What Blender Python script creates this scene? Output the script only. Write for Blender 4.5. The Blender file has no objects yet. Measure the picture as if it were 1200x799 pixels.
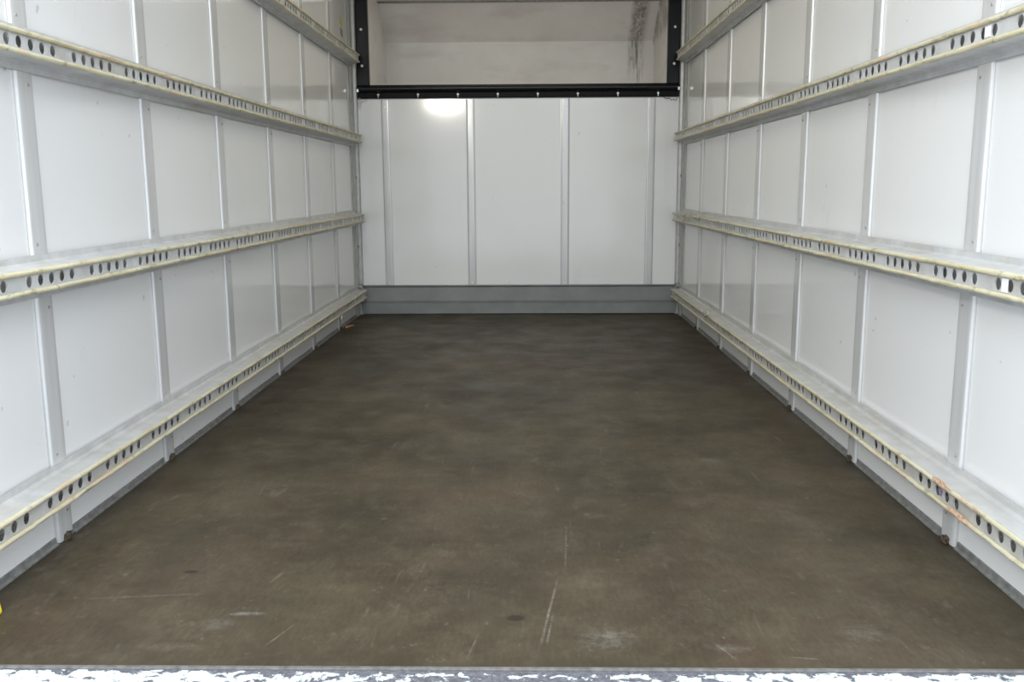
import bpy, bmesh, math, random
from mathutils import Vector, Matrix, noise
random.seed(7)
S = bpy.context.scene
COL = S.collection

# ------------------------------------------------------------------ camera
F_PX = 1061.15
PITCH, YAW, ROLL, CX, CZ = 0.16904, 0.01858, -0.00533, 0.06804, 0.86535
Fv = Vector((-math.sin(YAW)*math.cos(PITCH), math.cos(YAW)*math.cos(PITCH), -math.sin(PITCH)))
Rv = Vector((math.cos(YAW), math.sin(YAW), 0)); Uv = Rv.cross(Fv)
R2 = Rv*math.cos(ROLL) + Uv*math.sin(ROLL); U2 = Uv*math.cos(ROLL) - Rv*math.sin(ROLL)
cam_d = bpy.data.cameras.new('camera'); cam = bpy.data.objects.new('camera', cam_d); COL.objects.link(cam)
cam_d.sensor_width = 36; cam_d.lens = F_PX/1200*36; cam_d.clip_start = 0.05
m = Matrix((R2, U2, -Fv)).transposed().to_4x4(); m.translation = (CX, 0, CZ)
cam.matrix_world = m; S.camera = cam

# ------------------------------------------------------------------ light and exposure
S.view_settings.view_transform = 'Standard'; S.view_settings.look = 'None'
S.view_settings.gamma = 1; S.view_settings.use_curve_mapping = False
S.view_settings.exposure = 0.11
W = bpy.data.worlds.new('daylight'); S.world = W; W.use_nodes = True
W.node_tree.nodes['Background'].inputs['Color'].default_value = (0.81, 0.89, 1.0, 1)
W.node_tree.nodes['Background'].inputs['Strength'].default_value = 2.45

def area(name, loc, target, sx, sy, power, color):
    l = bpy.data.lights.new(name, 'AREA'); l.shape = 'RECTANGLE'; l.size = sx; l.size_y = sy
    l.energy = power; l.color = color
    o = bpy.data.objects.new(name, l); COL.objects.link(o); o.location = loc
    o.rotation_euler = (Vector(target)-Vector(loc)).to_track_quat('-Z', 'Y').to_euler()
    return o
area('rear_work_light', (-1.02, 0.45, 1.93), (0.0, 5.2, 1.0), 0.44, 0.045, 23, (1.0, 0.95, 0.82))
area('overhead_daylight', (0, -0.7, 3.0), (0, 2.6, 0.5), 3.6, 1.8, 120, (0.80, 0.88, 1.0))
area('roof_light', (0, 4.2, 2.262), (0, 4.2, 0), 0.9, 3.2, 9, (1.0, 0.93, 0.72))
area('cab_fill_light', (0, 6.85, 2.262), (0, 6.85, 0), 1.6, 0.7, 1.9, (1.0, 0.96, 0.88))  # added fill lamp that brightens the space over the cab

# ------------------------------------------------------------------ materials
class NT:
    def __init__(s, name):
        s.m = bpy.data.materials.new(name); s.m.use_nodes = True; s.t = s.m.node_tree
        s.b = s.t.nodes['Principled BSDF']; s._pos = None
    def n(s, typ, **kw):
        nd = s.t.nodes.new(typ)
        for k, v in kw.items(): setattr(nd, k, v)
        return nd
    def l(s, a, b): s.t.links.new(a, b)
    def pos(s):
        if not s._pos: s._pos = s.n('ShaderNodeNewGeometry').outputs['Position']
        return s._pos
    def mapped(s, scale, loc=(0,0,0), rot=(0,0,0)):
        mp = s.n('ShaderNodeMapping'); mp.inputs['Scale'].default_value = scale
        mp.inputs['Location'].default_value = loc; mp.inputs['Rotation'].default_value = rot
        s.l(s.pos(), mp.inputs['Vector']); return mp.outputs['Vector']
    def noise(s, scale=(1,1,1), sc=5, detail=4, rough=.55, dist=0, loc=(0,0,0), rot=(0,0,0)):
        nd = s.n('ShaderNodeTexNoise'); nd.inputs['Scale'].default_value = sc
        nd.inputs['Detail'].default_value = detail; nd.inputs['Roughness'].default_value = rough
        nd.inputs['Distortion'].default_value = dist
        s.l(s.mapped(scale, loc, rot), nd.inputs['Vector']); return nd.outputs['Fac']
    def ramp(s, fac, stops):
        r = s.n('ShaderNodeValToRGB'); e = r.color_ramp.elements
        while len(e) < len(stops): e.new(0.5)
        for i, (p, c) in enumerate(stops):
            e[i].position = p; e[i].color = (c, c, c, 1) if isinstance(c, (int, float)) else (*c, 1)
        s.l(fac, r.inputs['Fac']); return r.outputs['Color']
    def mix(s, fac, a, b, mode='MIX'):
        x = s.n('ShaderNodeMix', data_type='RGBA', blend_type=mode)
        for sock, v in ((x.inputs[0], fac), (x.inputs[6], a), (x.inputs[7], b)):
            if isinstance(v, (int, float)): sock.default_value = v
            elif isinstance(v, tuple): sock.default_value = (*v, 1)
            else: s.l(v, sock)
        return x.outputs[2]
    def math(s, op, a, b=None, c=None):
        x = s.n('ShaderNodeMath', operation=op)
        for i, v in enumerate((a, b, c)):
            if v is None: continue
            if isinstance(v, (int, float)): x.inputs[i].default_value = v
            else: s.l(v, x.inputs[i])
        return x.outputs[0]
    def sep(s):
        x = s.n('ShaderNodeSeparateXYZ'); s.l(s.pos(), x.inputs[0]); return x.outputs
    def color(s, c):
        if isinstance(c, tuple): s.b.inputs['Base Color'].default_value = (*c, 1)
        else: s.l(c, s.b.inputs['Base Color'])
        return s
    def set(s, rough=.5, metal=0, spec=.5):
        for k, v in (('Roughness', rough), ('Metallic', metal), ('Specular IOR Level', spec)):
            if isinstance(v, (int, float)): s.b.inputs[k].default_value = v
            else: s.l(v, s.b.inputs[k])
        return s
    def bump(s, h, strength=.2, dist=.01):
        x = s.n('ShaderNodeBump'); x.inputs['Strength'].default_value = strength; x.inputs['Distance'].default_value = dist
        s.l(h, x.inputs['Height']); s.l(x.outputs[0], s.b.inputs['Normal']); return s

def mat_panel(name, base, dirty):
    t = NT(name)
    big = t.ramp(t.noise(sc=1.3, detail=3), [(.35, base), (.7, tuple(c*.96 for c in base))])
    sp = t.ramp(t.noise(sc=26, detail=2, rough=.4, loc=(3,1,7)), [(.0, 0), (.765, 0), (.785, .35)])
    sm = t.ramp(t.noise(scale=(1,1,.35), sc=4, detail=6, rough=.7, loc=(9,2,1)), [(.0, 0), (.62, 0), (.8, .30)])
    c = t.mix(sm, big, dirty); c = t.mix(sp, c, tuple(d*.5 for d in dirty))
    t.color(c).set(t.ramp(t.noise(sc=3), [(.3, .08), (.7, .12)]), 0, .5)
    return t.m

WHITE = mat_panel('white_gloss_panel', (.815, .81, .79), (.52, .50, .45))

def mat_pod():
    t = NT('scuffed_grey_white_panel')
    base = t.ramp(t.noise(sc=2.2, detail=5, rough=.65), [(.3, (.76, .735, .70)), (.7, (.86, .835, .80))])
    xyz = t.sep(); X, Z = xyz[0], xyz[2]
    def win(v, a, b, soft):
        lo = t.n('ShaderNodeMapRange', interpolation_type='SMOOTHSTEP'); hi = t.n('ShaderNodeMapRange', interpolation_type='SMOOTHSTEP')
        for q, f0, f1, o0, o1 in ((lo, a-soft, a+soft, 0, 1), (hi, b-soft, b+soft, 1, 0)):
            t.l(v, q.inputs['Value'])
            q.inputs['From Min'].default_value = f0; q.inputs['From Max'].default_value = f1
            q.inputs['To Min'].default_value = o0; q.inputs['To Max'].default_value = o1
        return t.math('MULTIPLY', lo.outputs[0], hi.outputs[0])
    drip = t.ramp(t.noise(scale=(1, .6, .13), sc=38, detail=6, rough=.7, dist=.5, loc=(.3,0,0)), [(0, 0), (.46, 0), (.60, 1)])
    blotch = t.ramp(t.noise(scale=(1,1,.28), sc=26, detail=6, rough=.75, dist=.3), [(0, 0), (.42, 0), (.60, 1)])
    up = win(Z, 1.98, 2.6, .22)
    m1 = t.math('MULTIPLY', t.math('MAXIMUM', win(X, .895, 1.00, .03), t.math('MULTIPLY', win(X, 1.085, 1.12, .005), win(Z, 2.02, 2.6, .05))), t.math('MAXIMUM', t.math('MULTIPLY', drip, win(Z, 1.72, 2.6, .05)), t.math('MULTIPLY', t.math('MULTIPLY', blotch, up), .8)))
    soft = t.math('MULTIPLY', t.math('MULTIPLY', win(X, .895, 1.02, .03), win(Z, 1.95, 2.6, .2)), .32)
    c = t.mix(soft, base, (.20, .16, .12)); c = t.mix(t.math('MULTIPLY', m1, .80), c, (.10, .075, .055))
    smear = t.ramp(t.noise(scale=(.5, 1, 1.6), sc=3.2, detail=4, loc=(5,5,5)), [(0, 0), (.55, 0), (.75, .35)])
    c = t.mix(smear, c, (.42, .39, .35))
    t.color(c).set(.45)
    return t.m
POD = mat_pod()

def mat_rib():
    t = NT('satin_aluminium_section')
    c = t.ramp(t.noise(scale=(1,1,.06), sc=40, detail=4), [(.3, (.56,.555,.54)), (.7, (.65,.645,.63))])
    c = t.mix(t.ramp(t.noise(sc=14, detail=5, rough=.7), [(0,0), (.66,0), (.78,.5)]), c, (.28,.26,.22))
    t.color(c).set(.20, .12); return t.m
RIB = mat_rib()

def mat_rail():
    t = NT('dull_galvanised_steel')
    c = t.ramp(t.noise(sc=18, detail=5), [(.3, (.50,.50,.49)), (.7, (.64,.64,.63))])
    c = t.mix(t.ramp(t.noise(scale=(1,.4,1), sc=9, detail=6, rough=.7, loc=(2,2,2)), [(0,0), (.50,0), (.75,.6)]), c, (.36,.33,.25))
    low = t.n('ShaderNodeMapRange'); t.l(t.sep()[2], low.inputs['Value'])
    low.inputs['From Min'].default_value = .14; low.inputs['From Max'].default_value = .24; low.inputs['To Min'].default_value = .5; low.inputs['To Max'].default_value = 0
    c = t.mix(t.math('MULTIPLY', low.outputs[0], t.ramp(t.noise(sc=6, detail=6, rough=.7), [(.3,.3),(.7,1)])), c, (.30,.27,.20))
    t.color(c).set(.42, .1); return t.m
RAIL = mat_rail()

def mat_lip():
    t = NT('grubby_cream_edging')
    c = t.ramp(t.noise(scale=(1,.35,1), sc=16, detail=5, rough=.6), [(.3, (.52,.46,.28)), (.5, (.63,.585,.40)), (.72, (.72,.675,.51))])
    c = t.mix(t.ramp(t.noise(scale=(1,.5,1), sc=12, detail=3, loc=(4,1,1)), [(0,0), (.55,0), (.68,.7)]), c, (.66,.46,.29))
    c = t.mix(t.ramp(t.noise(scale=(1,.5,1), sc=45, detail=5, rough=.7, loc=(1,7,1)), [(0,0), (.54,0), (.68,.8)]), c, (.26,.22,.13))
    low = t.n('ShaderNodeMapRange'); t.l(t.sep()[2], low.inputs['Value'])
    low.inputs['From Min'].default_value = .1; low.inputs['From Max'].default_value = .5; low.inputs['To Min'].default_value = .35; low.inputs['To Max'].default_value = 0
    c = t.mix(low.outputs[0], c, (.50,.46,.34))
    t.color(c).set(.55); t.bump(t.noise(sc=90, detail=3), .5, .003); return t.m
LIP = mat_lip()

def mat_floor():
    t = NT('worn_brown_plywood')
    a = t.noise(scale=(1,.8,1), sc=1.9, detail=7, rough=.62)
    c = t.ramp(a, [(.28, (.022,.0165,.0095)), (.5, (.052,.0395,.0225)), (.72, (.086,.067,.040))])
    b = t.noise(scale=(.8,1.4,1), sc=6, detail=6, rough=.7, loc=(3,3,0))
    c = t.mix(t.ramp(b, [(0,0), (.5,0), (.72,.5)]), c, (.090,.074,.048))
    g = t.noise(scale=(1,1,1), sc=3.1, detail=3, loc=(8,3,0))
    c = t.mix(t.ramp(g, [(0,0), (.5,0), (.7,.35)]), c, (.070,.062,.034))
    r = t.noise(scale=(1,1,1), sc=2.3, detail=3, loc=(1,9,0))
    c = t.mix(t.ramp(r, [(0,0), (.55,0), (.72,.45)]), c, (.085,.053,.032))
    c = t.mix(t.ramp(t.noise(scale=(1,.7,1), sc=2.6, detail=6, rough=.68, loc=(12,4,0)), [(0,0), (.46,0), (.60,.38)]), c, (.030,.0235,.014))
    c = t.mix(t.ramp(t.noise(scale=(1.2,.8,1), sc=7, detail=7, rough=.75, loc=(2,14,0)), [(0,0), (.50,0), (.70,.36)]), c, (.122,.100,.064))
    fine = t.noise(scale=(1.6,.5,1), sc=70, detail=3)
    c = t.mix(.35, c, t.ramp(fine, [(.3, .35), (.7, .75)]), 'OVERLAY')
    # thin pale scratches running in several directions
    for ang, loc, thr, st, sc in ((.35,(0,0,0),.012,.50,2.6), (-1.2,(4,2,0),.010,.40,3.0), (1.45,(1,6,0),.010,.40,3.4), (2.3,(7,7,0),.008,.35,2.8)):
        w = t.noise(scale=(1,.16,1), sc=sc*2.2, detail=1, rough=.3, loc=loc, rot=(0,0,ang))
        d = t.math('ABSOLUTE', t.math('SUBTRACT', w, .5))
        ln = t.ramp(d, [(0, 1), (thr, 0)])
        brk = t.ramp(t.noise(sc=5.5, detail=4, rough=.7, loc=(loc[1]+3,loc[0],0)), [(0,0), (.56,0), (.72,st*.6)])
        c = t.mix(t.math('MULTIPLY', ln, brk), c, (.27,.24,.20))
    # pale scuffed dust towards the loading edge and dark knots
    k = t.ramp(t.noise(sc=24, detail=6, rough=.8, loc=(2,5,0)), [(0,0), (.60,0), (.72,.45)])
    c = t.mix(k, c, (.22,.20,.165))
    xyz = t.sep(); jit = t.math('MULTIPLY', t.math('SUBTRACT', t.noise(sc=60, detail=4, rough=.8), .5), 1.6)
    brk2 = t.ramp(t.noise(sc=42, detail=6, rough=.8, loc=(6,1,0)), [(.40, .12), (.62, 1)])
    def spot(x, y, rx, ry, col, op, noisy=1.0):
        dx = t.math('DIVIDE', t.math('SUBTRACT', xyz[0], x), rx); dy = t.math('DIVIDE', t.math('SUBTRACT', xyz[1], y), ry)
        d = t.math('SQRT', t.math('ADD', t.math('MULTIPLY', dx, dx), t.math('MULTIPLY', dy, dy)))
        d = t.math('ADD', d, t.math('MULTIPLY', jit, noisy))
        f = t.ramp(d, [(.1, op), (1, 0)]) if noisy > .5 else t.ramp(d, [(.6, op), (1, 0)])
        return t.mix(t.math('MULTIPLY', f, brk2) if noisy > .5 else f, c, col)
    def scratch(x0, y0, x1, y1, wd, op):
        L = math.hypot(x1-x0, y1-y0); ux, uy = (x1-x0)/L, (y1-y0)/L; mx, my = (x0+x1)/2, (y0+y1)/2
        ax = t.math('SUBTRACT', xyz[0], mx); ay = t.math('SUBTRACT', xyz[1], my)
        al = t.math('ADD', t.math('MULTIPLY', ax, ux), t.math('MULTIPLY', ay, uy))
        ac = t.math('ADD', t.math('SUBTRACT', t.math('MULTIPLY', ax, uy), t.math('MULTIPLY', ay, ux)), t.math('MULTIPLY', jit, .0022))
        u = t.math('MAXIMUM', t.math('DIVIDE', t.math('ABSOLUTE', al), L/2), t.math('DIVIDE', t.math('ABSOLUTE', ac), wd))
        return t.mix(t.math('MULTIPLY', t.ramp(u, [(.2, op), (1, 0)]), brk2), c, (.32,.29,.24))
    for x, y, rx, ry, col, op in ((.040,1.721,.022,.015,(.018,.013,.009),.85), (-.707,1.940,.020,.012,(.020,.016,.012),.8),
            (-.515,1.736,.040,.010,(.42,.41,.38),.55), (.224,1.640,.070,.055,(.30,.28,.24),.35), (.645,2.80,.045,.035,(.30,.27,.22),.30),
            (-.56,1.69,.05,.03,(.25,.24,.21),.30), (.45,1.60,.05,.02,(.30,.28,.23),.3), (-.62,1.60,.09,.02,(.25,.22,.16),.25), (.72,1.66,.06,.04,(.26,.25,.21),.28)):
        c = spot(x, y, rx, ry, col, op, 1.0 if col[0] > .1 else .4)
    for q in ((.085,1.58,.135,1.93,.0035,.5), (.10,1.60,.118,1.75,.003,.35), (.15,1.93,.165,2.25,.003,.3), (-.44,1.60,-.40,1.70,.003,.4), (-.05,1.55,-.03,1.66,.003,.3),
              (.42,1.63,.455,1.55,.003,.35), (-.90,1.80,-.62,1.83,.004,.3), (.55,1.57,.62,1.56,.003,.4)):
        c = scratch(*q)
    t.color(c).set(t.ramp(t.noise(sc=5, detail=5), [(.3,.45), (.7,.65)]), 0, .35)
    t.bump(fine, .12, .002); return t.m
FLOOR = mat_floor()

def simple(name, col, rough=.5, metal=0, var=.12, sc=20, spec=.5):
    t = NT(name)
    t.color(t.ramp(t.noise(sc=sc, detail=5), [(.3, tuple(c*(1-var) for c in col)), (.7, tuple(min(1, c*(1+var)) for c in col))])).set(rough, metal)
    if spec != .5: t.set(rough, metal, spec)
    return t.m
BLACK = simple('black_painted_steel', (.007,.007,.008), .28, spec=.22)
BLACKTUBE = simple('gloss_black_steel', (.006,.006,.007), .22, spec=.4)
MATBLACK = simple('matt_black_steel', (.006,.006,.007), .5, spec=.12)
RIVET = simple('dull_rivet', (.30,.29,.27), .4)
KICK = simple('grey_painted_steel', (.205,.215,.205), .45, sc=8)
ALU = simple('scuffed_aluminium_angle', (.25,.25,.235), .45, .3, .3, 45)
SCREW = simple('bright_zinc_screw', (.78,.78,.76), .3, .5)
DARKSCREW = simple('tarnished_screw', (.16,.14,.12), .5, .5)
YELLOW = simple('bright_yellow_plastic', (.85,.72,.02), .4)
STRING = simple('off_white_string', (.70,.67,.58), .8)
WHITETAPE = simple('white_tape', (.88,.88,.88), .5, 0, .03)
ORANGE = simple('faded_orange_paper', (.66,.43,.29), .8, 0, .4, 120)
PURPLE = simple('faded_purple_paper', (.22,.16,.25), .8, 0, .3, 120)
BROWN = simple('brown_wood_splinter', (.38,.20,.09), .8, 0, .3, 80)
CEIL = simple('cream_white_roof', (.76,.75,.70), .5, 0, .03)
CONC = simple('grey_concrete_yard', (.46,.46,.46), .85, 0, .1, 2)
STRIP = simple('dull_edge_strip', (.15,.145,.135), .55, .1, .35, 60)
CORNER = simple('satin_grey_corner_post', (.42,.42,.405), .32, .1, .12, 25)
RUST = simple('rusty_dark_bracket', (.10,.075,.05), .8, .2, .5, 90)

def mat_label():
    t = NT('torn_yellow_brown_label')
    z = t.sep()[2]
    mr = t.n('ShaderNodeMapRange'); t.l(t.math('ADD', z, t.math('MULTIPLY', t.noise(sc=30, detail=3), .03)), mr.inputs['Value'])
    mr.inputs['From Min'].default_value = 1.80; mr.inputs['From Max'].default_value = 1.92
    c = t.ramp(mr.outputs[0], [(0,(.22,.17,.13)), (.45,(.30,.23,.18)), (.55,(.62,.50,.40)), (.7,(.50,.45,.13)), (1,(.42,.40,.16))])
    t.color(c).set(.6); return t.m
LABEL = mat_label()

def mat_sill():
    t = NT('flaking_white_paint_on_steel')
    X = t.sep()[0]
    # more bare steel around the middle of the sill, where loads are dragged
    mid = t.math('SUBTRACT', 1.0, t.math('MINIMUM', t.math('MULTIPLY', t.math('ABSOLUTE', t.math('SUBTRACT', X, .02)), 1.75), 1.0))
    n = t.noise(scale=(.8,1.1,1), sc=42, detail=7, rough=.66, dist=.4)
    n2 = t.math('SUBTRACT', n, t.math('MULTIPLY', mid, .14))
    Y = t.sep()[1]
    edge = t.n('ShaderNodeMapRange'); t.l(Y, edge.inputs['Value'])
    edge.inputs['From Min'].default_value = 1.503; edge.inputs['From Max'].default_value = 1.518
    edge.inputs['To Min'].default_value = 0; edge.inputs['To Max'].default_value = .17
    n2 = t.math('SUBTRACT', n2, edge.outputs[0])
    paint = t.ramp(n2, [(0,0), (.425,0), (.435,1)])
    steel = t.ramp(t.noise(sc=90, detail=5, rough=.7), [(.3,(.045,.045,.055)), (.6,(.16,.16,.18)), (.8,(.34,.34,.35))])
    t.color(t.mix(paint, steel, (.62,.68,.66))).set(t.ramp(paint, [(0,.45),(1,.35)]))
    t.bump(paint, .6, .003); return t.m
SILL = mat_sill()

# ------------------------------------------------------------------ mesh helpers
def link(name, bm, mats, parent=None, smooth=False, loc=None, bevel=0):
    bmesh.ops.recalc_face_normals(bm, faces=bm.faces)
    me = bpy.data.meshes.new(name); bm.to_mesh(me); bm.free(); auto = not smooth and name == 'rib_channel'
    for mm in (mats if isinstance(mats, list) else [mats]): me.materials.append(mm)
    if smooth or auto:
        for p in me.polygons: p.use_smooth = True
        if auto: me.set_sharp_from_angle(angle=math.radians(32))
    o = bpy.data.objects.new(name, me); COL.objects.link(o)
    if loc: o.location = loc
    if parent: o.parent = parent
    if bevel:
        b = o.modifiers.new('bevel', 'BEVEL'); b.width = bevel; b.segments = 2; b.limit_method = 'ANGLE'
    return o
def box(bm, x0, x1, y0, y1, z0, z1, mi=0):
    v = [bm.verts.new(p) for p in ((x0,y0,z0),(x1,y0,z0),(x1,y1,z0),(x0,y1,z0),(x0,y0,z1),(x1,y0,z1),(x1,y1,z1),(x0,y1,z1))]
    for f in ((0,3,2,1),(4,5,6,7),(0,1,5,4),(1,2,6,5),(2,3,7,6),(3,0,4,7)):
        bm.faces.new([v[i] for i in f]).material_index = mi
def prism(bm, prof, fn0, fn1, mi=0):
    """closed profile extruded between two placements"""
    a = [bm.verts.new(fn0(p)) for p in prof]; b = [bm.verts.new(fn1(p)) for p in prof]
    n = len(prof)
    for i in range(n): bm.faces.new((a[i], a[(i+1)%n], b[(i+1)%n], b[i])).material_index = mi
    bm.faces.new(a).material_index = mi; bm.faces.new(b[::-1]).material_index = mi
def dome(bm, c, axis, r, h, seg=12):
    """low domed screw head standing on c, pointing along axis"""
    ax = Vector(axis).normalized(); u = ax.orthogonal().normalized(); w = ax.cross(u); c = Vector(c); rings = []
    for rr, hh in ((1,0),(1,.35),(.85,.7),(.5,.95)):
        rings.append([bm.verts.new(c + ax*h*hh + (u*math.cos(2*math.pi*i/seg) + w*math.sin(2*math.pi*i/seg))*r*rr) for i in range(seg)])
    for a, b in zip(rings, rings[1:]):
        for i in range(seg): bm.faces.new((a[i], a[(i+1)%seg], b[(i+1)%seg], b[i]))
    bm.faces.new(rings[-1]); bm.faces.new(rings[0][::-1])
def tube(bm, pts, r, seg=8):
    pts = [Vector(p) for p in pts]; rings = []
    for i, p in enumerate(pts):
        d = (pts[min(i+1, len(pts)-1)] - pts[max(i-1, 0)]).normalized()
        u = d.orthogonal().normalized() if i == 0 else (rings_u - d*rings_u.dot(d)).normalized()
        rings_u = u; w = d.cross(u)
        rings.append([bm.verts.new(p + (u*math.cos(2*math.pi*k/seg) + w*math.sin(2*math.pi*k/seg))*r) for k in range(seg)])
    for a, b in zip(rings, rings[1:]):
        for k in range(seg): bm.faces.new((a[k], a[(k+1)%seg], b[(k+1)%seg], b[k]))
    bm.faces.new(rings[0][::-1]); bm.faces.new(rings[-1])
def struct(o, label=None):
    o['kind'] = 'structure'
    if label: o['label'] = label
    return o
def tag(o, label, cat, group=None):
    o['label'] = label; o['category'] = cat
    if group: o['group'] = group
    return o
def empty(name, loc=(0,0,0)):
    o = bpy.data.objects.new(name, None); COL.objects.link(o); o.location = loc; o.empty_display_size = .1
    return o

# ------------------------------------------------------------------ the box body
A, YN, YB, ZC = 1.10, 1.526, 6.198, 2.28
YP = 7.71                                   # front of the pod over the cab
bm = bmesh.new(); box(bm, -A, A, YN, YB+.03, -.03, 0)
struct(link('floor', bm, FLOOR), 'worn dark brown plywood load floor')
bm = bmesh.new(); box(bm, -A-.025, -A, YN-.06, YP, 0, ZC); struct(link('wall_left', bm, WHITE), 'glossy white panelled left side wall')
bm = bmesh.new(); box(bm, A, A+.025, YN-.06, YP, 0, ZC); struct(link('wall_right', bm, WHITE), 'glossy white panelled right side wall')
bm = bmesh.new(); box(bm, -A, A, YB, YB+.025, .198, 1.445); struct(link('wall_back', bm, WHITE), 'glossy white panelled front bulkhead')
bm = bmesh.new(); box(bm, -A-.025, A+.025, YN-.06, YP+.1, ZC, ZC+.02); struct(link('ceiling', bm, CEIL), 'cream white roof skin')
# pod over the cab: shelf, upright front and sloping upper front
bm = bmesh.new(); box(bm, -A, A, YB+.025, YP+.03, 1.41, 1.44); struct(link('floor_upper', bm, POD), 'shelf floor of the space over the cab')
bm = bmesh.new()
box(bm, -A, A, YP, YP+.02, 1.44, 2.034)
struct(link('wall_front', bm, POD), 'scuffed upright front panel of the space over the cab')
bm = bmesh.new()
prism(bm, [(YP,2.030),(YP+.02,2.036),(7.42,ZC),(7.36,ZC)], lambda p: (-A,p[0],p[1]), lambda p: (A,p[0],p[1]))
struct(link('wall_front_upper', bm, POD), 'scuffed sloping front panel of the space over the cab')
for s, nm in ((-1,'wall_cab_left'), (1,'wall_cab_right')):
    bm = bmesh.new(); box(bm, min(s*A, s*(A-.003)), max(s*A, s*(A-.003)), YB+.03, YP, 1.44, ZC-.001)
    struct(link(nm, bm, POD), 'grey white side lining of the space over the cab')
bm = bmesh.new(); box(bm, -A+.004, A-.004, 7.32, 7.36, ZC-.009, ZC-.001)
struct(link('trim_1', bm, ALU), 'dark joint strip under the roof over the cab')

# front kick plate: folded steel
bm = bmesh.new()
prof = [(YB+.02,.0),(YB-.030,.004),(YB-.032,.078),(YB-.036,.086),(YB-.012,.094),(YB-.010,.186),(YB-.022,.194),(YB-.022,.201),(YB+.02,.201)]
prism(bm, prof, lambda p: (-A+.002,p[0],p[1]), lambda p: (A-.002,p[0],p[1]))
struct(link('trim_2', bm, KICK, bevel=.002), 'grey painted folded steel kick plate below the front bulkhead')

RIB_L = [2.138 + .6719*k for k in range(6)]
RIB_R = [2.124 + .6719*k for k in range(6)]
HW = .040
# kick angles along the side walls, one between each pair of ribs
n = 3
for s, ribs in ((-1, RIB_L), (1, RIB_R)):
    cuts = [YN] + [v for r in ribs for v in (r-HW, r+HW)] + [6.05]
    for a, b in zip(cuts[::2], cuts[1::2]):
        bm = bmesh.new()
        prism(bm, [(0,0),(.011,0),(.011,.003),(.005,.006),(.004,.018),(0,.019)], lambda p: (s*(A-p[0]),a+.002,p[1]), lambda p: (s*(A-p[0]),b-.002,p[1]))
        struct(link('trim_%d' % n, bm, ALU), 'grimy aluminium angle along the floor edge'); n += 1
# corner posts (stepped aluminium sections in the two front corners)
for s in (-1, 1):
    bm = bmesh.new()
    prof = [(0,6.045),(.004,6.045),(.006,6.075),(.014,6.085),(.016,6.125),(.010,6.132),(.012,6.165),(.030,6.170),(.034,YB-.001),(0,YB-.001)]
    prism(bm, prof, lambda p: (s*(A-p[0]),p[1],.0), lambda p: (s*(A-p[0]),p[1],ZC-.001))
    c = struct(link('trim_%d' % n, bm, CORNER, bevel=.0015), 'stepped aluminium corner post'); n += 1
    for z in (.47, .93):
        bm = bmesh.new(); dome(bm, (s*(A-.011),6.148,z), (-s,0,0), .010, .008); link('screw', bm, DARKSCREW, c)
    bm = bmesh.new(); box(bm, min(s*(A-.014), s*(A-.040)), max(s*(A-.014), s*(A-.040)), 6.10, 6.150, .196, .212); link('foot_plate', bm, ALU, c)

# rear sill with flaking paint, edge strip and the yard below
bm = bmesh.new()
box(bm, -A, A, YN-.010, YN-.0005, -.02, .0035)
struct(link('trim_%d' % n, bm, STRIP, bevel=.001), 'thin dull metal strip at the loading edge of the floor'); n += 1
bm = bmesh.new()
prof = [(YN-.011,0),(YN-.011,-.12),(1.385,-.12),(1.385,-.012),(1.393,-.003),(1.42,0)]
prism(bm, prof, lambda p: (-A-.02,p[0],p[1]), lambda p: (A+.02,p[0],p[1]))
struct(link('trim_%d' % n, bm, SILL), 'steel rear sill with flaking white paint'); n += 1
for s in (-1, 1):
    bm = bmesh.new(); box(bm, min(s*A, s*(A+.06)), max(s*A, s*(A+.06)), 1.38, YN-.06, -.12, ZC+.02)
    struct(link('trim_%d' % n, bm, WHITE, bevel=.004), 'white rear corner pillar'); n += 1
bm = bmesh.new(); box(bm, -14, 14, -14, 14, -.95, -.90); struct(link('ground', bm, CONC), 'grey yard surface')

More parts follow.
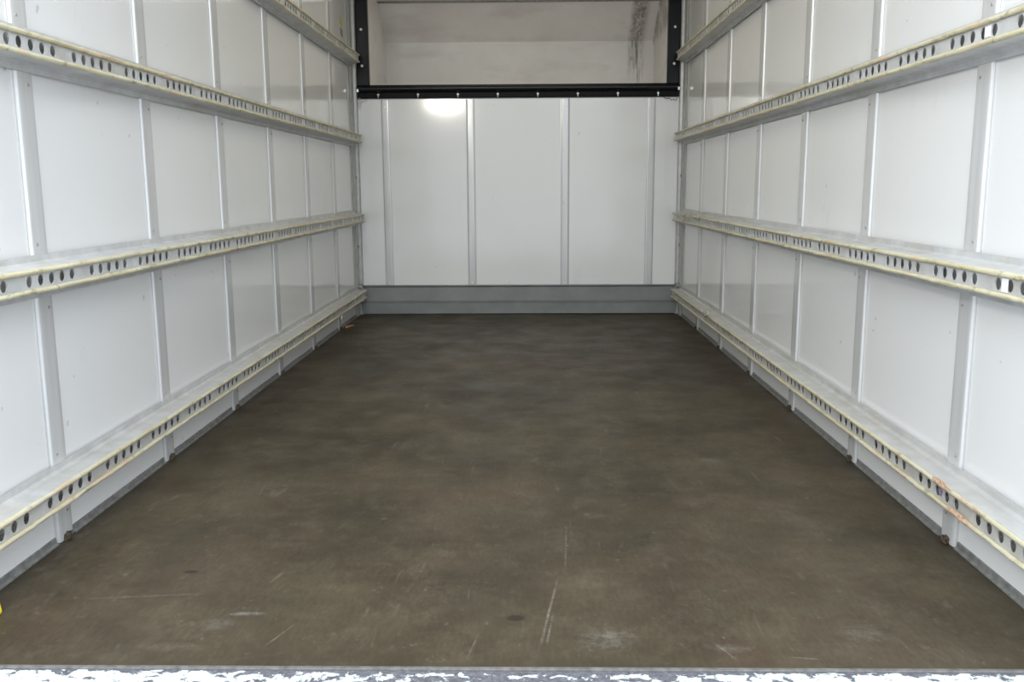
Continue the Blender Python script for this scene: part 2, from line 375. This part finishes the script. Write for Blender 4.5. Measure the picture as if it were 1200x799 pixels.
# ------------------------------------------------------------------ ribs
RAIL_Z = [.150, .662, 1.181, 1.692]
ORD = ['first', 'second', 'third', 'fourth', 'fifth', 'sixth']
def rib_profile(w):
    half = [(.5,0),(.5,.002),(.425,.0028),(.408,.0100),(.392,.0122),(.355,.0133),(.29,.0138),(.20,.01395),(.10,.0140)]
    return [(-w*a, b*.66) for a, b in half] + [(0,.00924)] + [(w*a, b*.66) for a, b in half[::-1]]
for s, ribs, side in ((-1, RIB_L, 'left'), (1, RIB_R, 'right')):
    first = None
    for k, y in enumerate(ribs):
        if first is None:
            root = empty('wall_rib', (s*A, y, 0))
            bm = bmesh.new()
            prism(bm, rib_profile(2*HW), lambda p: (-s*p[1],p[0],.001), lambda p: (-s*p[1],p[0],ZC-.002))
            body = link('rib_channel', bm, RIB, root, bevel=.0012)
            kids = [body]
            for i, z in enumerate(RAIL_Z):
                for dz, dy in ((-.078,.012), (.074,-.014)):
                    bm = bmesh.new(); dome(bm, (0,0,0), (-s,0,0), .0042, .003, 10)
                    kids.append(link('rivet', bm, RIVET, root, loc=(-s*.0090, dy, z+dz)))
            bm = bmesh.new(); box(bm, min(-s*.0094,-s*.018), max(-s*.0094,-s*.018), -.016, .010, 0, .017)
            bmesh.ops.subdivide_edges(bm, edges=bm.edges, cuts=2, use_grid_fill=True)
            for v in bm.verts: v.co += Vector((random.uniform(-1,1)*.003, random.uniform(-1,1)*.004, random.uniform(0,1)*.003 if v.co.z < .001 else random.uniform(-1,1)*.004))
            kids.append(link('foot_bracket', bm, RUST, root))
            kids[-1]['label'] = 'rusty foot bracket'
            first = (root, kids)
        else:
            root = first[0].copy(); COL.objects.link(root); root.location = (s*A, y, 0)
            for c in first[1]:
                d = c.copy(); COL.objects.link(d); d.parent = root
        tag(root, 'aluminium upright rib on the %s wall, %s from the loading edge' % (side, ORD[k]), 'wall rib', 'upright ribs on the %s wall' % side)
first = None
for k, x in enumerate((-.884, -.316, .316, .886)):
    if first is None:
        root = empty('wall_rib', (x, YB, .201))
        bm = bmesh.new(); prism(bm, rib_profile(.058), lambda p: (p[0],-p[1],0), lambda p: (p[0],-p[1],1.236))
        kids = [link('rib_channel', bm, RIB, root, bevel=.0012)]
        for z in (.012, 1.19):
            bm = bmesh.new(); dome(bm, (0,0,0), (0,-1,0), .005, .0035, 10); kids.append(link('rivet', bm, SCREW, root, loc=(0,-.0090,z)))
        first = (root, kids)
    else:
        root = first[0].copy(); COL.objects.link(root); root.location = (x, YB, .201)
        for c in first[1]:
            d = c.copy(); COL.objects.link(d); d.parent = root
    tag(root, 'aluminium upright rib on the end wall, %s of four counted from the left' % ORD[k], 'wall rib', 'upright ribs on the end wall')

# ------------------------------------------------------------------ lashing rails
Y0R, Y1R = 1.53, 6.11
G0, GP, HP, HR = 1.981, .2914, .0477, .0132
def web_mesh(s):
    """front web with real round slots, in groups of five"""
    bm = bmesh.new(); d0, d1, zh, seg = .060, .063, .0175, 16
    holes = []
    k = -3
    while True:
        g = G0 + k*GP
        if g > Y1R: break
        for j in range(5):
            y = g + j*HP
            if y-HP/2 > Y0R and y+HP/2 < Y1R: holes.append(y)
        k += 1
    def quad(ya, yb):
        for d in (d0, d1):
            bm.faces.new([bm.verts.new((-s*d,y,z)) for y, z in ((ya,-zh),(yb,-zh),(yb,zh),(ya,zh))])
    cur = Y0R
    for y in holes:
        a, b = y-HP/2, y+HP/2
        if a > cur+1e-5: quad(cur, a)
        rings = {}
        for d in (d0, d1):
            inn, out = [], []
            for i in range(seg):
                t = 2*math.pi*(i+.5)/seg; cx, cz = math.cos(t), math.sin(t)
                inn.append(bm.verts.new((-s*d, y+HR*cx, HR*cz)))
                q = min((HP/2)/max(abs(cx),1e-6), zh/max(abs(cz),1e-6))
                out.append(bm.verts.new((-s*d, y+q*cx, q*cz)))
            for i in range(seg): bm.faces.new((inn[i], inn[(i+1)%seg], out[(i+1)%seg], out[i]))
            for sy, sz in ((1,1),(1,-1),(-1,1),(-1,-1)):   # corner fill
                c = Vector((-s*d, y+sy*HP/2, sz*zh))
                near = sorted(out, key=lambda v: (v.co-c).length)[:2]
                bm.faces.new((near[0], near[1], bm.verts.new(c)))
            rings[d] = inn
        for i in range(seg): bm.faces.new((rings[d0][i], rings[d0][(i+1)%seg], rings[d1][(i+1)%seg], rings[d1][i]))
        cur = b
    quad(cur, Y1R)
    bmesh.ops.remove_doubles(bm, verts=bm.verts, dist=1e-5)
    return bm
def lip_mesh(s, up):
    """swollen edge strip, slightly uneven along its length"""
    bm = bmesh.new(); N = 230; prof = [(.0615,.0168),(.0680,.0160),(.0705,.0175),(.0720,.0215),(.0708,.0255),(.0672,.0278),(.0615,.0272)]
    rows = []
    for i in range(N+1):
        y = Y0R + (Y1R-Y0R)*i/N; row = []
        for d, z in prof:
            e = noise.noise(Vector((y*9, d*200+up*31, z*200+s*17)))*.0018 + noise.noise(Vector((y*38, d*90, up*11+s*5)))*.0014
            row.append(bm.verts.new((-s*(d+(e if d > .060 else 0)), y, up*(z+e*.8))))
        rows.append(row)
    for a, b in zip(rows, rows[1:]):
        for j in range(len(prof)): bm.faces.new((a[j], a[(j+1)%len(prof)], b[(j+1)%len(prof)], b[j]))
    bm.faces.new(rows[0]); bm.faces.new(rows[-1][::-1])
    return bm
def side_mesh(s, up):
    bm = bmesh.new()
    prof = [(.0096,.050),(.0118,.050),(.0118,.036),(.0210,.0305),(.0655,.0282),(.0655,.0258),(.0200,.0275),(.0096,.033)]
    prism(bm, prof, lambda p: (-s*p[0],Y0R,up*p[1]), lambda p: (-s*p[0],Y1R,up*p[1]))
    return bm
LEVEL = ['lowest', 'second lowest', 'third lowest', 'top']
rail_roots = {}
for s, side in ((-1,'left'), (1,'right')):
    kids = None
    for i, z in enumerate(RAIL_Z):
        root = empty('lashing_rail', (s*A, 0, z))
        if kids is None:
            kids = [link('slotted_face', web_mesh(s), RAIL, root)]
            for up in (1, -1):
                kids.append(link('edge_strip', lip_mesh(s, up), LIP, root, smooth=True)); kids[-1]['label'] = 'grubby cream edge strip'
                kids.append(link('side_flange', side_mesh(s, up), RAIL, root))
        else:
            for c in kids:
                d = c.copy(); COL.objects.link(d); d.parent = root
        rail_roots[(side, i)] = root
        tag(root, 'slotted load lashing rail with cream edges, %s of four on the %s wall' % (LEVEL[i], side), 'rail', 'lashing rails on the %s wall' % side)
# white tape squares stuck over two slots of the right hand rails
for i, y, hh in ((2, 2.006, .011), (1, 1.850, .014)):
    bm = bmesh.new(); box(bm, -.0648, -.0632, y-.012, y+.012, -hh, hh)
    o = link('tape_patch', bm, WHITETAPE, rail_roots[('right', i)], bevel=.0004); o['label'] = 'small white tape square'

# ------------------------------------------------------------------ black frame round the over-cab opening
fr = empty('opening_frame', (0, YB, 1.442))
tag(fr, 'black painted steel frame with bright bolts around the upper opening', 'frame')
Yf = YB-.001
bm = bmesh.new()
prof = [(Yf+.03,1.446),(Yf-.006,1.446),(Yf-.010,1.450),(Yf-.010,1.482),(Yf-.024,1.490),(Yf-.034,1.500),(Yf-.036,1.510),(Yf-.030,1.519),(Yf-.016,1.524),(Yf-.012,1.532),(Yf+.03,1.532)]
prism(bm, prof, lambda p: (-A+.0345,p[0]-YB,p[1]-1.442), lambda p: (A-.0345,p[0]-YB,p[1]-1.442))
for f in bm.faces:
    if f.calc_center_median().z < .041 and abs(f.normal.x) < .5: f.material_index = 1
beam = link('beam', bm, [BLACKTUBE, MATBLACK], fr, bevel=.0015)
for k in range(8):
    bm = bmesh.new(); dome(bm, (0,0,0), (0,-1,0), .0085, .007, 12)
    tube(bm, [(0,-.004,0),(0,-.005,-.010),(0,-.004,-.019)], .0035, 6)
    link('bolt', bm, SCREW, beam, loc=(-.927+.2649*k, -.0105, .027))['label'] = 'bright zinc bolt'
bm = bmesh.new(); box(bm, -A+.035, A-.035, -.0045, .002, -.001, .0035)
link('edge_strip', bm, KICK, fr)['label'] = 'pale grey sealing strip'
for s in (-1, 1):
    bm = bmesh.new()
    prof = [(.984,.025),(.984,-.008),(.990,-.011),(1.060,-.011),(1.066,-.008),(1.066,.025)]
    prism(bm, prof, lambda p: (s*p[0],p[1],.0905), lambda p: (s*p[0],p[1],ZC-1.443))
    post = link('post', bm, BLACK, fr, bevel=.0015)
    for z in (1.655, 1.886, 2.117):
        bm = bmesh.new(); dome(bm, (0,0,0), (0,-1,0), .0095, .006, 12)
        link('bolt', bm, SCREW, post, loc=(s*1.029, -.0110, z-1.442))['label'] = 'bright zinc bolt'
    bm = bmesh.new(); box(bm, min(s*1.052,s*1.064), max(s*1.052,s*1.064), -.046, -.020, .043, .062)
    link('clip', bm, SCREW, fr)['label'] = 'small pale end clip'

# ------------------------------------------------------------------ small things
def at(px, py, X=None, Y=None, Z=None):
    d = Fv + R2*(px-600)/F_PX + U2*(399.5-py)/F_PX; c = Vector((CX, 0, CZ))
    t = (X-c.x)/d.x if X is not None else (Y-c.y)/d.y if Y is not None else (Z-c.z)/d.z
    return c + d*t

# wire loop hanging under the left end of the black beam, bent wire under the right end
c = Vector((-1.052, YB-.016, 1.40))
bm = bmesh.new()
pts = [(0,0,.050),(.010,-.004,.036),(.002,-.006,.022),(-.008,-.004,.010),(-.006,-.003,-.008),(.004,-.004,-.020),(.011,-.004,-.008),(.006,-.005,.008),(.016,-.004,.024),(.040,-.004,.034),(.062,-.004,.040)]
tube(bm, pts, .0024, 8)
tag(link('wire_hook', bm, STRING, loc=c, smooth=True), 'twisted pale wire hanging under left end of the black beam', 'wire')
c = Vector((1.0, YB-.016, 1.425))
bm = bmesh.new()
pts = [(-.040,-.002,.018),(-.020,-.006,.006),(0,-.006,.010),(.014,-.006,-.004),(.030,-.004,.004),(.044,-.004,-.008),(.052,-.003,.012)]
tube(bm, pts, .0024, 8)
tag(link('wire_hook', bm, DARKSCREW, loc=c, smooth=True), 'short bent dark wire under right end of the black beam', 'wire')

def string(label, pts, r=.0022, m=STRING, name='string_scrap', cat='string'):
    bm = bmesh.new(); P = [Vector(p) for p in pts]; o = P[0].copy(); q = []
    for i in range(len(P)-1):
        a, b, c_, d = P[max(i-1,0)], P[i], P[i+1], P[min(i+2,len(P)-1)]
        for t in (0,.25,.5,.75):
            q.append(.5*((2*b)+(-a+c_)*t+(2*a-5*b+4*c_-d)*t*t+(-a+3*b-3*c_+d)*t**3) - o)
    q.append(P[-1]-o); tube(bm, q, r, 6)
    return tag(link(name, bm, m, loc=o, smooth=True), label, cat)
XR = A-.0755
string('frayed white string knotted round far end of right middle rail',
       [at(798,262,X=XR), at(803,251,X=XR), at(806,257,X=XR-.004), at(812,249,X=XR), at(818,252,X=XR-.003), at(815,258,X=XR), at(806,254,X=XR-.003), at(800,256,X=XR), at(796,252,X=XR)])
string('loose white thread dangling from far end of left bottom rail',
       [at(398,366,X=-XR), at(401,370,X=-XR+.002), at(400,374,X=-XR+.002), at(402,378,X=-XR)], .0026)
string('small grey string tuft on the right bottom rail near its far end',
       [at(821,363,X=XR), at(824,366,X=XR-.004), at(828,364,X=XR), at(830,368,X=XR-.003), at(825,370,X=XR)], .003)
string('small pale twist of string on the left middle rail',
       [at(322,279,X=-XR), at(326,281,X=-XR+.003), at(328,279,X=-XR), at(330,282,X=-XR+.002)], .002)

# splinter lying by the left kick strip far down the floor
p = at(403, 383, Z=0); p.x = -1.06
bm = bmesh.new(); prism(bm, [(-.006,0),(.008,0),(.005,.010),(-.003,.013)], lambda q: (q[0]-.012, -.045+q[1], q[1]), lambda q: (q[0]*.5+.016, .05, q[1]*.5+.001))
tag(link('wood_splinter', bm, BROWN, loc=(p.x, p.y, 0), bevel=.001), 'small reddish brown wood splinter on floor by left wall', 'splinter')

# torn label high on the left wall next to the black post
bm = bmesh.new()
out = [(5.83,1.905),(5.865,1.912),(5.885,1.900),(5.915,1.895),(5.925,1.85),(5.930,1.795),(5.900,1.800),(5.865,1.805),(5.850,1.84),(5.828,1.87)]
prism(bm, out, lambda q: (-A+.0001,q[0]-5.88,q[1]-1.85), lambda q: (-A+.0016,q[0]-5.88,q[1]-1.85))
o = link('wall_label', bm, LABEL, loc=(0,5.88,1.85)); tag(o, 'torn yellow and brown sticker high on the left wall', 'sticker')

# torn paper tape clinging to the right bottom rail
def scrap(name, label, cat, px, py, w, h, m, X, seedv):
    rnd = random.Random(seedv); bm = bmesh.new(); N = 14; c = at(px, py, X=X); ring = []
    for i in range(N):
        t = 2*math.pi*i/N; k = rnd.uniform(.65, 1.1)
        ring.append((w*math.cos(t)*k, h*math.sin(t)*k))
    prism(bm, ring, lambda q: (.0003*math.sin(q[0]*300),q[0],q[1]), lambda q: (-.0012+.0008*math.sin(q[0]*260),q[0],q[1]))
    return tag(link(name, bm, m, loc=c), label, cat)
scrap('tape_scrap', 'torn orange tape remnant on top edge of right bottom rail', 'tape', 1103, 566, .055, .008, ORANGE, A-.0745, 3)
scrap('tape_scrap', 'torn orange tape remnant on lower edge of right bottom rail', 'tape', 1121, 603, .050, .007, ORANGE, A-.0745, 5)
scrap('tape_scrap', 'faded purple tape remnant over a slot of right bottom rail', 'tape', 1102, 576, .010, .012, PURPLE, A-.0645, 8)

# yellow plastic piece standing at the left edge of the picture, on the floor by the wall
bm = bmesh.new()
prof = [(-.060,0),(-.004,0),(.000,.006),(-.003,.024),(-.010,.032),(-.022,.036),(-.060,.036)]
prism(bm, prof, lambda q: (q[0],-.022,q[1]), lambda q: (q[0],.022,q[1]))
o = link('yellow_wedge', bm, YELLOW, loc=(-1.0185, 1.709, .0005), bevel=.004)
tag(o, 'bright yellow plastic wedge on the floor by the left wall', 'wedge')
